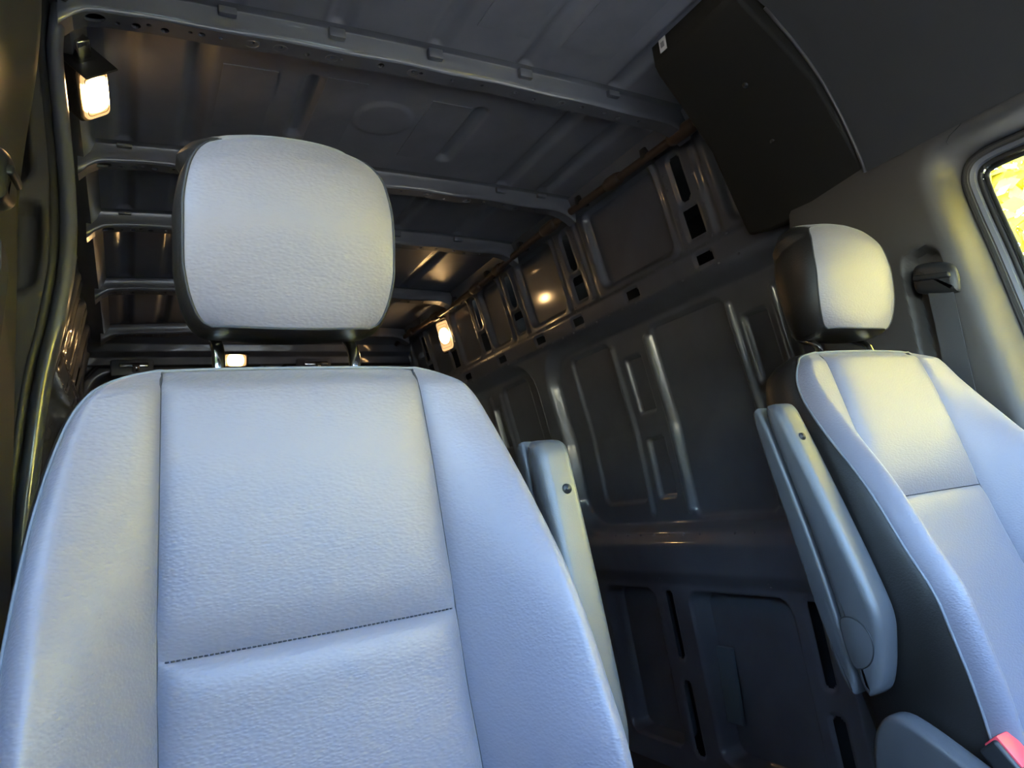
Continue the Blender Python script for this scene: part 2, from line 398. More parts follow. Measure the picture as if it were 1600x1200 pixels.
for ri, (ya, yb) in enumerate(RIBS):
    xs = np.linspace(-.085, 1.352, 70)
    def bot(x):
        e = max(0, (-.03-x)/.055, (x-1.27)/.09)
        return float(roof_z(x))-.048-.035*min(1, e)**2+.004*math.sin(x*26)*(.5 if ri else .3)
    # front face with rolled edge, back face, flanges
    prof = [(ya-.020, -.0015, 0), (ya-.002, -.0015, 0), (ya, -.004, 0), (ya+.002, 0, .75), (ya+.003, .0035, 1), (ya+.007, 0, 1)]
    back = [(yb-.006, 0, 1), (yb-.002, .004, 1), (yb, -.001, .6), (yb+.004, -.004, 0), (yb+.007, -.0015, 0), (yb+.018, -.0015, 0)]
    def strip(pf):
        v = []
        for x in xs:
            zr = float(roof_z(x)); zb = bot(x)
            for y, dz_, k in pf: v.append((x, y, zr*(1-k)+zb*k+dz_))
        return v, grid_faces(len(xs), len(pf), flip=True)
    v1, f1 = strip(prof); v2, f2 = strip(back)
    f2 = [[i+len(v1) for i in f] for f in f2]
    rib = mk('roof_rib', v1+v2, f1+f2, PAINT, ceiling, True, autosmooth=60)
    y0b, y1b = ya+.007, yb-.006
    outer = [(x, y0b) for x in xs]+[(x, y1b) for x in xs[::-1]]
    loops = [outer]
    yc = (y0b+y1b)/2
    for hx, r in HOLES:
        rx, ry = (r, min(r*.75, .012)) if r > .012 else (r, r)
        loops.append([(hx+rx*math.cos(-2*math.pi*k/12), yc+(.004 if int(hx*1000) % 2 else -.004)+ry*math.sin(-2*math.pi*k/12)) for k in range(12)])
    flat = [p for lp in loops for p in lp]; fcs = []; k0 = 0
    for lp in loops:
        fcs.append(list(range(k0, k0+len(lp)))); k0 += len(lp)
    eds = [(f_[i], f_[(i+1) % len(f_)]) for f_ in fcs for i in range(len(f_))]
    cv, ce, cf, _1, _2, _3 = delaunay_2d_cdt([Vector(p) for p in flat], eds, [], 0, 1e-6)
    vb = [(p[0], p[1], bot(p[0])) for p in flat]; nv = len(vb)
    vb += [(p[0], p[1], bot(p[0])) for p in cv]; tri = []
    for f_ in cf:
        mx_, my_ = sum(cv[i][0] for i in f_)/len(f_), sum(cv[i][1] for i in f_)/len(f_)
        inside = any(((mx_-sum(p[0] for p in lp)/12)/(max(p[0] for p in lp)-min(p[0] for p in lp)))**2+((my_-sum(p[1] for p in lp)/12)/(max(p[1] for p in lp)-min(p[1] for p in lp)))**2 < .24 for lp in loops[1:])
        if not inside: tri.append([i+nv for i in f_])
    # hole lips
    fb = [list(t) for t in tri]; off = len(outer); nb = len(vb)
    for lp in loops[1:]:
        for k in range(12):
            vb.append((lp[k][0], lp[k][1], bot(lp[k][0])+.006))
    for h in range(len(loops)-1):
        for k in range(12):
            a, b_ = off+h*12+k, off+h*12+(k+1) % 12
            fb.append([a, b_, nb+h*12+(k+1) % 12, nb+h*12+k])
    mk('rib_underside', vb, fb, PAINT, rib, False)
    if ri < 3:
        for hx in (.238, .292, .396, .574, .83, .96):       # embossed rings round some holes
            tube('hole_boss', [(hx+.013*math.cos(t*math.pi/8), yc+.011*math.sin(t*math.pi/8), bot(hx)+.0005) for t in range(16)], .0014, PAINT, rib, 5, True)
        for b in BEADS.get(ri, DEF):
            if b[0] == 'b': box('bead_tab', (b[1]-.017, ya-.013, .972), (b[1]+.017, ya+.001, .996-.02*abs((b[1]-CX)/.72)**2), PAINT, rib, .003)
# roof rails closing the corner between walls and roof
for nm, sgn in (('roof_rail', 1), ('roof_rail', -1)):
    prof = [(1.29, .995), (1.325, .985), (1.338, .955), (1.352, .938), (1.40, .945), (1.44, .99), (1.36, 1.03)]
    v = []
    for y in np.linspace(.90, 3.72, 40):
        for x, z in prof: v.append((x if sgn > 0 else 2*CX-x, y, z))
    mk(nm, v, grid_faces(40, len(prof), flip=sgn > 0), PAINT, ceiling, True, autosmooth=50)

# ---- floor and rear doors
fl = box('floor', (-.48, -1.2, -1.03), (1.76, 3.78, -.97), FLOOR, None, .004)
tag(fl, 'dark flat floor of the van', 'floor', kind='structure')
for k in range(9):
    box('floor_rib', (.0+k*.16, 1.3, -.972), (.03+k*.16, 3.7, -.966), FLOOR, fl, .002)
rear = root('wall_rear', (CX, 3.74, -.97), 'dark rear door frame of the van with header', 'wall', kind='structure')
prism('header', [(3.60, .985), (3.60, .955), (3.655, .935), (3.66, .895), (3.70, .88), (3.70, .84), (3.78, .84), (3.78, 1.02), (3.60, 1.02)], 0, -.30, 1.58, PAINT, rear, .006)
for x0, x1 in ((-.48, -.16), (1.44, 1.76)):
    prism('door_jamb', [(x0, 3.70), (x1, 3.66 if x1 < 0 else 3.70), (x1, 3.80), (x0, 3.80)] if x1 < 0 else [(x0, 3.66), (x1, 3.70), (x1, 3.80), (x0, 3.80)], 2, -1.04, 1.06, PAINT, rear, .008)
box('sill', (-.3, 3.68, -.99), (1.6, 3.80, -.90), PAINT, rear, .01)
box('centre_seal', (.615, 3.742, -.92), (.665, 3.80, .88), RUBBER, rear, .006)
def rear_door(n, x0, x1, lab):
    st = .011; xs = np.arange(x0, x1+.001, st); zs = np.arange(-.92, .871, st); X, Z = np.meshgrid(xs, zs)
    d = np.zeros_like(X); m = (x0+x1)/2
    d += .05*ss(.5-rrsdf(X, Z, x0+.07, x1-.05, .02, .80, .09)/.03)
    d += .05*ss(.5-rrsdf(X, Z, x0+.07, x1-.05, -.85, -.10, .06)/.03)
    d -= .03*ss(.5-rrsdf(X, Z, m-.10, m+.10, .64, .84, .03)/.03)
    d += .03*ss(.5-rrsdf(X, Z, m-.25, m+.25, .10, .60, .05)/.02)
    Y = 3.735+d; P = np.stack([X, Y, Z], -1).reshape(-1, 3); idx = np.arange(X.size).reshape(X.shape)
    q = np.stack([idx[:-1, :-1], idx[:-1, 1:], idx[1:, 1:], idx[1:, :-1]], -1).reshape(-1, 4)
    o = mk('door_%d' % n, P, q, PAINT, None); tag(o, lab, 'door', kind='structure')
    box('latch_bracket', (m-.27, 3.68, .785), (m-.09, 3.735, .865), PAINT, o, .010)
    box('latch_bar', (m-.235, 3.665, .822), (m-.11, 3.69, .846), CHROME, o, .008)
    tube('latch_pin', [(m-.165, 3.655, .835), (m-.165, 3.67, .80)], .016, CHROME, o, 12)
    tube('door_seal', [(x0+.02, 3.715, -.88), (x0+.02, 3.715, .76), (x0+.10, 3.715, .845), (x1-.10, 3.715, .845), (x1-.02, 3.715, .845)], .012, RUBBER, o)
    return o
rear_door(1, -.20, .635, 'dark metal rear door panel on the left, above the near seat shoulder')
rear_door(2, .645, 1.48, 'dark metal rear door panel on the right, behind the near headrest')

# ---- outer skin of the body
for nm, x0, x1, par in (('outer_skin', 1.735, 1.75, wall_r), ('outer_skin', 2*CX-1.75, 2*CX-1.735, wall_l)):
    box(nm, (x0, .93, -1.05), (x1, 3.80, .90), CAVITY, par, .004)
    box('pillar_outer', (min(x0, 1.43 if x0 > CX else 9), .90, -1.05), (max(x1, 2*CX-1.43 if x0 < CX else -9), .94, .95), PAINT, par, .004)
v = []
oc = [(2*CX-1.745, .88), (2*CX-1.60, 1.02), (2*CX-1.40, 1.09), (CX, 1.11), (1.40, 1.09), (1.60, 1.02), (1.745, .88)]
for y in (-.10, .5, 2.0, 3.80):
    for x, z in oc: v.append((x, y, z))
mk('outer_skin', v, grid_faces(4, len(oc)), PAINT, ceiling)
# ---- cable loom along the right roof corner
loom = root('cable_loom', (1.34, 2.3, .955), 'brown wrapped cable loom running along the right roof corner', 'cable')
def lx(y): return 1.335+.006*math.sin(y*5.1)
def lz(y): return .930+.008*math.sin(y*3.7+1)
tube('conduit', [(lx(y), y, lz(y)) for y in np.linspace(1.05, 3.68, 60)], .0125, TAPE, loom, 10)
for y, ln in ((1.30, .10), (1.62, .07), (1.99, .09), (2.40, .06), (2.62, .09), (3.08, .07), (3.40, .06)):
    tube('sleeve', [(lx(q), q, lz(q)) for q in np.linspace(y-ln/2, y+ln/2, 6)], [.017, .0205, .0205, .0205, .0205, .017], TAPE, loom, 10)
for y in (1.46, 1.80, 2.20, 2.50, 2.85, 3.25):
    box('clip', (lx(y)-.012, y-.012, lz(y)-.004), (lx(y)+.03, y+.012, lz(y)+.030), PLASTIC_D, loom, .003)

# ---- cargo lamps
def lamp(base, normal, label, w, h, up=(0, 0, 1), bracket=True, strength=None):
    n = Vector(normal).normalized(); u = Vector(up); u = (u-n*u.dot(n)).normalized(); s = u.cross(n)
    B = Vector(base)
    def fn(p): return tuple(B+s*p[0]+u*p[1]+n*p[2])
    t = root('cargo_lamp', base, label, 'lamp', 'warm cargo lamps')
    def rr(a, b, r, k=5):
        o = []
        for cx, cy, a0 in ((a-r, b-r, 0), (-a+r, b-r, 90), (-a+r, -b+r, 180), (a-r, -b+r, 270)):
            for i in range(k): o.append((cx+r*math.cos(math.radians(a0+90*i/(k-1))), cy+r*math.sin(math.radians(a0+90*i/(k-1)))))
        return o
    prism('housing', rr(w*.62, h*.60, .012), 2, -.055, -.008, PLASTIC_D, t, .004, fn=fn)
    prism('bezel', rr(w*.56, h*.55, .012), 2, -.012, -.002, LENS_RIM, t, .002, fn=fn)
    prism('lens', rr(w*.5, h*.5, .012), 2, -.006, .004, LENS, t, .003, fn=fn)
    for k in (.82, .62, .42):
        lp = rr(w*.5*k, h*.5*k, .010*k)
        tube('lens_ridge', [fn((a, b, .0045)) for a, b in lp], .0009, LENS_RIM, t, 5, True)
    prism('hood', [(-w*.62, h*.56), (w*.62, h*.56), (w*.62, h*.60), (-w*.62, h*.60)], 2, -.05, .028, PLASTIC_D, t, .001, fn=fn)
    if bracket:
        prism('bracket', [(-.012, h*.55), (.016, h*.55), (.016, h*.95), (-.012, h*.95)], 2, -.045, -.020, CHROME, t, .003, fn=fn)
        prism('back_plate', rr(w*.75, h*.72, .01), 2, -.075, -.055, PLASTIC_D, t, .003, fn=fn)
    return t
lamp((-.036, 1.490, .893), (.60, -.32, -.72), 'square black cargo lamp glowing warm under the front roof rib', .054, .108, up=(-.02, -.94, .34))
lamp((1.418, 3.175, .858), (-.93, -.30, -.20), 'warm cargo lamp on the right wall below the cable loom', .085, .145, bracket=False)
lamp((.486, 3.63, .845), (.05, -.95, -.30), 'warm cargo lamp over the rear doors between the near headrest posts', .10, .055, bracket=False)

# ================================================================== SETTING: cab
# door opening outline (Y, Z), walked from front top to rear bottom
def door_path():
    k = [(-.30, .575), (-.05, .577), (.25, .579), (.45, .580), (.613, .583), (.672, .584), (.708, .578), (.728, .563), (.738, .540), (.739, .514), (.732, .460), (.717, .368), (.705, .285), (.694, .205), (.672, .05), (.650, -.15), (.630, -.50)]
    q = []
    for i in range(len(k)-1):
        p0, p1, p2, p3 = k[max(0, i-1)], k[i], k[i+1], k[min(len(k)-1, i+2)]
        for j in range(4):
            t = j/4
            q.append(tuple(.5*(2*p1[c]+(p2[c]-p0[c])*t+(2*p0[c]-5*p1[c]+4*p2[c]-p3[c])*t*t+(3*p1[c]-p0[c]-3*p2[c]+p3[c])*t**3) for c in (0, 1)))
    return q+[k[-1]]
DP = door_path()
def door_norm():
    out = []
    for i in range(len(DP)):
        a = DP[max(0, i-1)]; b = DP[min(len(DP)-1, i+1)]; t = Vector((b[0]-a[0], b[1]-a[1])).normalized()
        out.append((-t.y, t.x) if False else (t.y*-1, t.x))
    return out
DN = [(-n[0], -n[1]) if (n[0]*1+n[1]*1) < 0 else n for n in door_norm()]
def off(d): return [(p[0]+n[0]*d, p[1]+n[1]*d) for p, n in zip(DP, DN)]
def strip_mesh(name, rows, m, parent, left, autos=40):
    """rows: list of (offset, X) or functions"""
    v = []
    for d, x in rows:
        for (y, z) in off(d): 
            X = x(y, z, d) if callable(x) else x
            v.append(((2*CX-X) if left else X, y, z))
    return mk(name, v, grid_faces(len(rows), len(DP), flip=not left), m, parent, True, autosmooth=autos)
def sweep(name, d, x, r, m, parent, left, n=8):
    return tube(name, [((2*CX-x) if left else x, y, z) for y, z in off(d)], r, m, parent, n)
def refine(path, k):
    global DP, DN
    q = []
    for i in range(len(path)-1):
        for j in range(k):
            t = j/k; q.append((path[i][0]*(1-t)+path[i+1][0]*t, path[i][1]*(1-t)+path[i+1][1]*t))
    q.append(path[-1]); DP = q
    DN = [(-n[0], -n[1]) if (n[0]+n[1]) < 0 else n for n in door_norm()]
refine(DP, 3)
def pillar_x(y, z, d, left=False):
    base = 1.402
    if left: base += .013*float(ss((d-.05)/.2))-.045*float(ss((z-.50)/.38))*float(ss((d-.33)/.19))
    rec = float(ss(.5-float(rrsdf(np.array(y), np.array(z), .758, .828, .12, .400, .03))/.014))*float(ss((d-.004)/.012))
    return base+.030*rec
def cab_side(left):
    s = 'left' if left else 'right'
    dmax = .50 if left else .335
    rows = [(d, (lambda y, z, d_: pillar_x(y, z, d_, left))) for d in list(np.arange(.030, .2, .004))+list(np.arange(.2, dmax, .012))]
    rows = [(0, 1.512), (-.0015, 1.495), (-.0025, 1.470), (-.0022, 1.450), (-.0005, 1.434), (.003, 1.421), (.008, 1.411), (.015, 1.405), (.023, 1.4025)]+rows
    rows += [(dmax+.006, lambda y, z, d_: pillar_x(y, z, d_, left)+.004), (dmax+.009, lambda y, z, d_: pillar_x(y, z, d_, left)+.014), (dmax+.010, lambda y, z, d_: pillar_x(y, z, d_, left)+.09)]
    t = strip_mesh('trim_2' if left else 'trim_1', rows, TRIM, None, left)
    tag(t, ('charcoal door pillar trim at the left edge, beside the near seat' if left else 'charcoal plastic door pillar trim around the right window, behind the far headrest'), 'trim', kind='structure')
    mid = lambda x: (2*CX-x) if left else x
    # parting lines of the trim
    if not left:
        g = [(1.4005, .655, .612), (1.4008, .668, .602), (1.4035, .690, .594), (1.4105, .700, .588), (1.4335, .706, .581), (1.470, .709, .577), (1.511, .711, .577)]
        tube('trim_joint', g, .0011, RUBBER, t, 5)
    # door: frame, seals, glass, lower card
    dlab = 'left cab door with dark frame, mostly outside the picture' if left else 'right cab door with blue-grey window frame and rubber seals'
    d = root('door_4' if left else 'door_3', (mid(1.47), .2, -.95), dlab, 'door', kind='structure')
    sweep('door_seal', -.003, 1.512, .0055, RUBBER, d, left)
    strip_mesh('door_edge_trim', [(-.005, 1.519), (-.006, 1.507), (-.013, 1.506), (-.015, 1.513)], TRIM, d, left)
    strip_mesh('window_frame', [(-.014, 1.513), (-.016, 1.509), (-.023, 1.513), (-.025, 1.535)], PAINT, d, left)
    sweep('window_seal', -.028, 1.527, .0060, RUBBER, d, left)
    strip_mesh('glazing_bead', [(-.032, 1.527), (-.033, 1.524), (-.0355, 1.525), (-.0365, 1.532)], CHROME, d, left)
    sweep('glass_channel', -.039, 1.532, .0035, RUBBER, d, left)
    inner = off(-.037)
    poly = [(y, z) for y, z in inner if z > .04]
    front = [(-.78, .04), (-.20, .52)]
    pts = [(mid(1.537), y, z) for y, z in front+poly]
    pts2 = [(mid(1.541), y, z) for y, z in front+poly]
    n = len(pts)
    mk('window_pane', pts+pts2, [list(range(n)), list(range(n, 2*n))[::-1]]+[[i, n+i, n+(i+1) % n, (i+1) % n] for i in range(n)], GLASS, d, False)
    prism('door_card', [(-.80, -.9), (.62, -.9), (.645, -.4), (.65, .02), (-.80, .02)], 0, min(mid(1.47), mid(1.56)), max(mid(1.47), mid(1.56)), TRIM, d, .012)
    prism('belt_line_rail', [(-.80, .02), (.65, .02), (.645, .06), (-.80, .06)], 0, min(mid(1.485), mid(1.56)), max(mid(1.485), mid(1.56)), PLASTIC_D, d, .01)
    prism('mirror_post', [(-.82, .02), (-.70, .02), (-.14, .56), (-.26, .60)], 0, min(mid(1.45), mid(1.56)), max(mid(1.45), mid(1.56)), TRIM, d, .012)
    box('lower_pillar', (min(mid(1.42), mid(1.62)), .66, -.97), (max(mid(1.42), mid(1.62)), 1.07, -.48), TRIM, t, .012)
    return t, d
trim_r, door_r = cab_side(False)
trim_l, door_l = cab_side(True)
# headliner over the cab: cross-section swept along Y
HS = [(1.398, .604), (1.392, .632), (1.381, .662), (1.358, .722), (1.32, .795), (1.283, .842), (1.244, .882), (1.177, .940), (1.12, .968), (1.0, .975), (CX, .978)]
HS2 = HS+[(2*CX-x, z) for x, z in HS[:-1][::-1]]
def headliner():
    ys = np.linspace(-.08, .862, 30); v = []
    for y in ys:
        for x, z in HS2: v.append((x, y, z))
    nr, nc = len(ys), len(HS2)
    f = grid_faces(nr, nc, flip=True)
    b = len(v)
    for x, z in HS2: v.append((x+(.012 if x > CX else -.012)*(1 if abs(x-CX) > .4 else 0), .866, z+.012))
    f += [[(nr-1)*nc+j, b+j, b+j+1, (nr-1)*nc+j+1] for j in range(nc-1)]
    o = mk('trim_3', v, f, HEADLINER, None, True, autosmooth=50)
    tag(o, 'charcoal cloth headliner panel at the top right above the window', 'headliner', kind='structure')
    tube('edge_binding', [(x, .864, z) for x, z in HS[:8]], .0038, PLASTIC, o, 8)
    prism('windscreen_header', [(-.30, .57), (-.04, .66), (.04, .97), (-.10, 1.05), (-.36, .62)], 0, -.10, 1.38, TRIM, o, .02)
headliner()
# dark overhead trim piece behind the headliner
def overhead():
    secs = []
    for y0, k in ((.868, 0), (1.0, .35), (1.12, .75), (1.19, 1)):
        bx, bz = 1.400+.004*k, .632-.045*float(ss((k-.75)/.25))*0-.02*math.sin(k*3.1)
        secs.append([(1.46, y0, bz-.02), (bx+.012, y0+.02*k, bz-.032), (bx, y0+.02*k, bz-.012), (bx-.045, y0+.01*k, bz+.072), (1.30, y0-.01*k, .795), (1.20, y0-.035*k, .880), (1.118, y0-.06*k, .938), (1.104, y0-.062*k, .958), (1.102, y0-.062*k, 1.03), (1.46, y0-.06*k, 1.03)])
    n = len(secs[0]); v = [p for s in secs for p in s]
    f = grid_faces(len(secs), n, flip=True)
    f.append([i for i in range(n)]); f.append([(len(secs)-1)*n+i for i in range(n)][::-1])
    o = mk('trim_4', v, f, OVERHEAD, None, True, autosmooth=32)
    tag(o, 'dark overhead trim box hanging from the roof behind the headliner edge', 'trim', kind='structure')
    bv = o.modifiers.new('bevel', 'BEVEL'); bv.width = .008; bv.segments = 3; bv.limit_method = 'ANGLE'; bv.angle_limit = math.radians(32)
    for y, x, z in ((1.02, 1.33, .750), (.99, 1.235, .856)):
        tube('trim_clip', [(x-.004, y, z-.004), (x+.004, y, z+.004)], .007, PLASTIC_D, o, 10)
overhead()
st = root('sticker', (1.0990, 1.085, .995), 'small white paper sticker with a grey square on the dark overhead trim', 'sticker')
box('paper', (1.0975, 1.072, .970), (1.0988, 1.094, 1.002), WHITE, st, 0)
box('printed_square', (1.0968, 1.078, .980), (1.0976, 1.089, .993), STICKGREY, st, 0)
# windscreen, dashboard, bulkhead closings
ws = root('window_1', (CX, -.55, .1), 'wide windscreen behind the viewer', 'windscreen', kind='structure')
mk('glass', [(-.10, -.25, .61), (1.38, -.25, .61), (1.44, -.98, .02), (-.16, -.98, .02), (-.10, -.255, .612), (1.38, -.255, .612), (1.44, -.985, .022), (-.16, -.985, .022)],
   [[0, 1, 2, 3], [7, 6, 5, 4]], GLASS, ws, False)
ds = prism('trim_5', [(-.30, -.97), (-.32, -.45), (-.22, -.22), (-.30, -.08), (-.48, -.03), (-1.0, .0), (-1.1, -.97)], 0, -.18, 1.46, DASH, None, .02)
tag(ds, 'black dashboard under the windscreen, behind the viewer', 'dashboard', kind='structure')
# left door pillar, sliding-door seal and flange
sl = [(-.103, .935), (-.109, .866), (-.101, .733), (-.093, .601), (-.092, .54), (-.094, .479), (-.103, .411), (-.116, .339), (-.125, .30), (-.133, .25), (-.143, .168), (-.158, 0), (-.163, -.15), (-.168, -.5), (-.168, -.95)]
sx = smooth_interp([(z, x) for x, z in sl])
pil = root('trim_6', (-.12, 1.3, -.97), 'painted metal sliding door pillar with black rubber seal at the left', 'pillar', kind='structure')
zz = np.linspace(-.95, .96, 60)
tube('rubber_seal', [(sx(z)-.004, 1.30, z) for z in zz], .0095, RUBBER, pil, 8)
v = []
pf = [(.006, 1.305), (.012, 1.296), (.020, 1.294), (.027, 1.300), (.030, 1.315), (.026, 1.36), (.010, 1.40), (-.03, 1.44), (-.10, 1.47)]
for z in zz:
    for a, y in pf: v.append((sx(z)+a, y, z))
mk('pillar_flange', v, grid_faces(len(zz), len(pf)), PAINT, pil, True, autosmooth=60)
# inner pillar panel with slot, left of the seal
xs = np.arange(-.30, -.08, .006); zs = np.arange(-.95, .97, .008); X, Z = np.meshgrid(xs, zs)
SX = np.vectorize(sx)(Z); U = X-SX
d = .035*ss(.5-rrsdf(U, Z, -.055, -.022, .42, .56, .015)/.010)+.03*ss(.5-rrsdf(U, Z, -.10, -.035, .60, .80, .02)/.012)+.03*ss(.5-rrsdf(U, Z, -.06, -.02, .05, .26, .015)/.012)
d -= .012*ss(.5-np.abs(U+.062+.12*(Z-.5))/.016)
P = np.stack([SX+np.minimum(U, -.006), 1.285+d+.10*np.clip(-U-.05, 0, 1), Z], -1).reshape(-1, 3); idx = np.arange(X.size).reshape(X.shape)
q = np.stack([idx[:-1, :-1], idx[:-1, 1:], idx[1:, 1:], idx[1:, :-1]], -1).reshape(-1, 4)
mk('pillar_panel', P, q, TRIM, pil)

# ================================================================== SEATS
W_ = smooth_interp([(-.47, .232), (-.35, .240), (-.25, .244), (-.164, .242), (-.084, .236), (.01, .224), (.06, .214), (.10, .202), (.12, .193), (.136, .181), (.148, .165), (.1545, .147), (.1575, .127)])
A_ = smooth_interp([(-.47, .145), (-.25, .1415), (-.18, .138), (-.097, .136), (.04, .130), (.1575, .1243)])
YS_ = smooth_interp([(-.47, .668), (-.25, .680), (-.097, .695), (.04, .701), (.12, .708), (.1575, .716)])
YR_ = smooth_interp([(-.47, .575), (-.33, .564), (-.25, .566), (-.164, .589), (-.084, .6145), (.01, .660), (.06, .684), (.10, .700), (.135, .709), (.1575, .718)])
ZST = -.097
def seat_y(x, z, lower):
    """front surface of the backrest at (x, z), small y = towards the viewer"""
    a, w, ysm, yr = A_(z), W_(z), YS_(z), YR_(z); ax = abs(x)
    top = float(ss((z-.135)/.0225))
    if ax <= a+1e-9:
        y = ysm - .013*(1-math.exp(-(a-ax)/.011))*(1-.7*top) - .006*(1-(x/a)**2)
        if lower is not None:
            dzz = max(0, (ZST-z) if lower else (z-ZST))
            y += (1-(ax/a)**10)*.0115*math.exp(-dzz/(.009 if lower else .024)) - (.0008*math.exp(-((dzz-.03)/.02)**2))
        y += .010*top**2
        return y
    s = (ax-a)/max(1e-6, w-a); wid = w-a
    if s <= .80:
        p = s/.80; k = .55*p+.45*(p*p*(3-2*p))
        y = ysm+(yr-ysm)*k
    else:
        qd = (s-.80)/.20; y = yr+min(.034, wid*.4)*(1-math.sqrt(max(0, 1-qd*qd*.98)))
    return y-.010*(1-math.exp(-(ax-a)/.009))*(1-top)+.004*top
def edge_y(z): return seat_y(W_(z), z, None)
def zrows(z0, z1, n, dense_top=True):
    return [z0+(z1-z0)*(1-(1-t)**1.8 if dense_top else t) for t in np.linspace(0, 1, n)]
def make_seat(name, TB, TC, base, label, arm_side, group):
    t = root(name, base, label, 'car seat', group)
    def M(vs_): return [TB(p) for p in vs_]
    # ---- centre panels
    def panel(nm, z0, z1, lower, n):
        zr = zrows(z0, z1, n, not lower) if not lower else [z1-(z1-z0)*(t**1.5) for t in np.linspace(0, 1, n)][::-1]
        us = np.sin(np.linspace(-math.pi/2, math.pi/2, 61))
        v = [(u*A_(z), seat_y(u*A_(z), z, lower), z) for z in zr for u in us]
        return mk(nm, M(v), grid_faces(len(zr), len(us)), LEATHER, t)
    zup = sorted(set([ZST+(.1575-ZST)*(q**1.6)*.5 for q in np.linspace(0, 1, 30)]+[ZST+(.1575-ZST)*(1-.5*(1-q)**1.6) for q in np.linspace(0, 1, 34)]))
    us = np.sin(np.linspace(-math.pi/2, math.pi/2, 71))
    mk('upper_back_panel', M([(u*A_(z), seat_y(u*A_(z), z, False), z) for z in zup for u in us]), grid_faces(len(zup), len(us)), LEATHER, t)
    zlo = [ZST-.37*(q**1.6) for q in np.linspace(0, 1, 44)][::-1]
    mk('lower_back_panel', M([(u*A_(z), seat_y(u*A_(z), z, True), z) for z in zlo for u in us]), grid_faces(len(zlo), len(us)), LEATHER, t)
    # ---- bolsters
    zb = list(np.linspace(-.467, .09, 46))+list(np.linspace(.09, .1575, 26))[1:]
    sv = np.concatenate([np.linspace(0, .12, 8), np.linspace(.12, .8, 18)[1:], .8+.2*np.sin(np.linspace(0, math.pi/2, 10))[1:]])
    for sg in (-1, 1):
        v = [(sg*(A_(z)+(W_(z)-A_(z))*s), seat_y(A_(z)+(W_(z)-A_(z))*s+1e-6, z, None), z) for z in zb for s in sv]
        mk('bolster', M(v), grid_faces(len(zb), len(sv), flip=sg < 0), LEATHER, t)
    # ---- shell (sides, top, back)
    per = [(-W_(z), edge_y(z), z) for z in zb]+[(x, seat_y(x, .1575, False) if abs(x) < .124 else edge_y(.1575), .1575) for x in np.linspace(-.12, .12, 13)]+[(W_(z), edge_y(z), z) for z in zb[::-1]]
    nrm = []
    for i, p in enumerate(per):
        a = per[max(0, i-1)]; b = per[min(len(per)-1, i+1)]; tx, tz = b[0]-a[0], b[2]-a[2]; l = math.hypot(tx, tz) or 1
        nrm.append((-tz/l, tx/l))
    yb = lambda z: YS_(z)+.100
    prof = [(0, 0), (.05, .0035), (.25, .007), (.55, .004), (.8, -.004), (.93, -.016), (1, -.034)]
    v = []
    for fr, o in prof:
        for p, n in zip(per, nrm): v.append((p[0]+n[0]*o, p[1]+(yb(p[2])-p[1])*fr, p[2]+n[1]*o))
    f = grid_faces(len(prof), len(per), flip=True)
    k0 = (len(prof)-1)*len(per); N = len(per)
    for i in range(N//2): 
        if i != N-2-i and i+1 < N-1-i: f.append([k0+i, k0+i+1, k0+N-2-i, k0+N-1-i])
    mk('back_shell', M(v), f, LEATHER_SIDE, t, True, autosmooth=50)
    tube('piping', M([(p[0]+n[0]*.0008, p[1], p[2]+n[1]*.0008) for p, n in zip(per, nrm)]), .0019, PIPING, t, 6)
    # ---- seam threads
    for sg in (-1, 1):
        tube('seam', M([(sg*A_(z), YS_(z)+.0005+.010*float(ss((z-.135)/.0225))**2*.6, z) for z in np.linspace(-.46, .155, 60)]), .0014, THREAD, t, 5)
    k = 0; x = -A_(ZST)+.006
    st_v, st_f = [], []
    while x < A_(ZST)-.005:
        v1, f1 = tube_geo([(x, seat_y(x, ZST, True)-.0016, ZST-.0006), (x+.0013, seat_y(x+.0013, ZST, True)-.0024, ZST-.0006), (x+.0027, seat_y(x+.0027, ZST, True)-.0016, ZST-.0006)], .00075, 5)
        st_f += [[i+len(st_v) for i in ff] for ff in f1]; st_v += v1; x += .0043
    tag(mk('stitching', M(st_v), st_f, THREAD, t), kind='stuff')
    # ---- headrest
    HW = smooth_interp([(.2045, .078), (.207, .086), (.217, .094), (.235, .100), (.26, .1035), (.311, .1025), (.345, .097), (.365, .089), (.378, .078), (.385, .064)])
    HY = smooth_interp([(.2045, .703), (.22, .694), (.26, .679), (.31, .667), (.35, .664), (.375, .672), (.385, .680)])
    def hy(x, z):
        u = x/HW(z); return HY(z)+.010*u*u+.006*u**6
    def hz(x, z):                       # drooping lower edge and crowned top edge
        u = x/.1; k_ = float(1-ss((z-.2045)/.05)); kt = float(ss((z-.34)/.045))
        return z-.009*(1-min(1, u*u))*k_+.004*(1-min(1, u*u))*kt
    zh = [.2045+(.385-.2045)*(.5-.5*math.cos(math.pi*q)) for q in np.linspace(0, 1, 44)]
    us2 = np.sin(np.linspace(-math.pi/2, math.pi/2, 45))
    hv = [(u*HW(z), hy(u*HW(z), z), hz(u*HW(z), z)) for z in zh for u in us2]
    hr = mk('headrest', M(hv), grid_faces(len(zh), len(us2)), LEATHER, t)
    left = [(-HW(z), hy(-HW(z), z), hz(-HW(z), z)) for z in zh]; right = [(-p[0], p[1], p[2]) for p in left]
    topl = [(u*HW(zh[-1]), hy(u*HW(zh[-1]), zh[-1]), hz(u*HW(zh[-1]), zh[-1])) for u in us2[1:-1]]
    botl = [(u*HW(zh[0]), hy(u*HW(zh[0]), zh[0]), hz(u*HW(zh[0]), zh[0])) for u in us2[1:-1]]
    ring = left+topl+right[::-1]+botl[::-1]; N = len(ring); nr_ = []
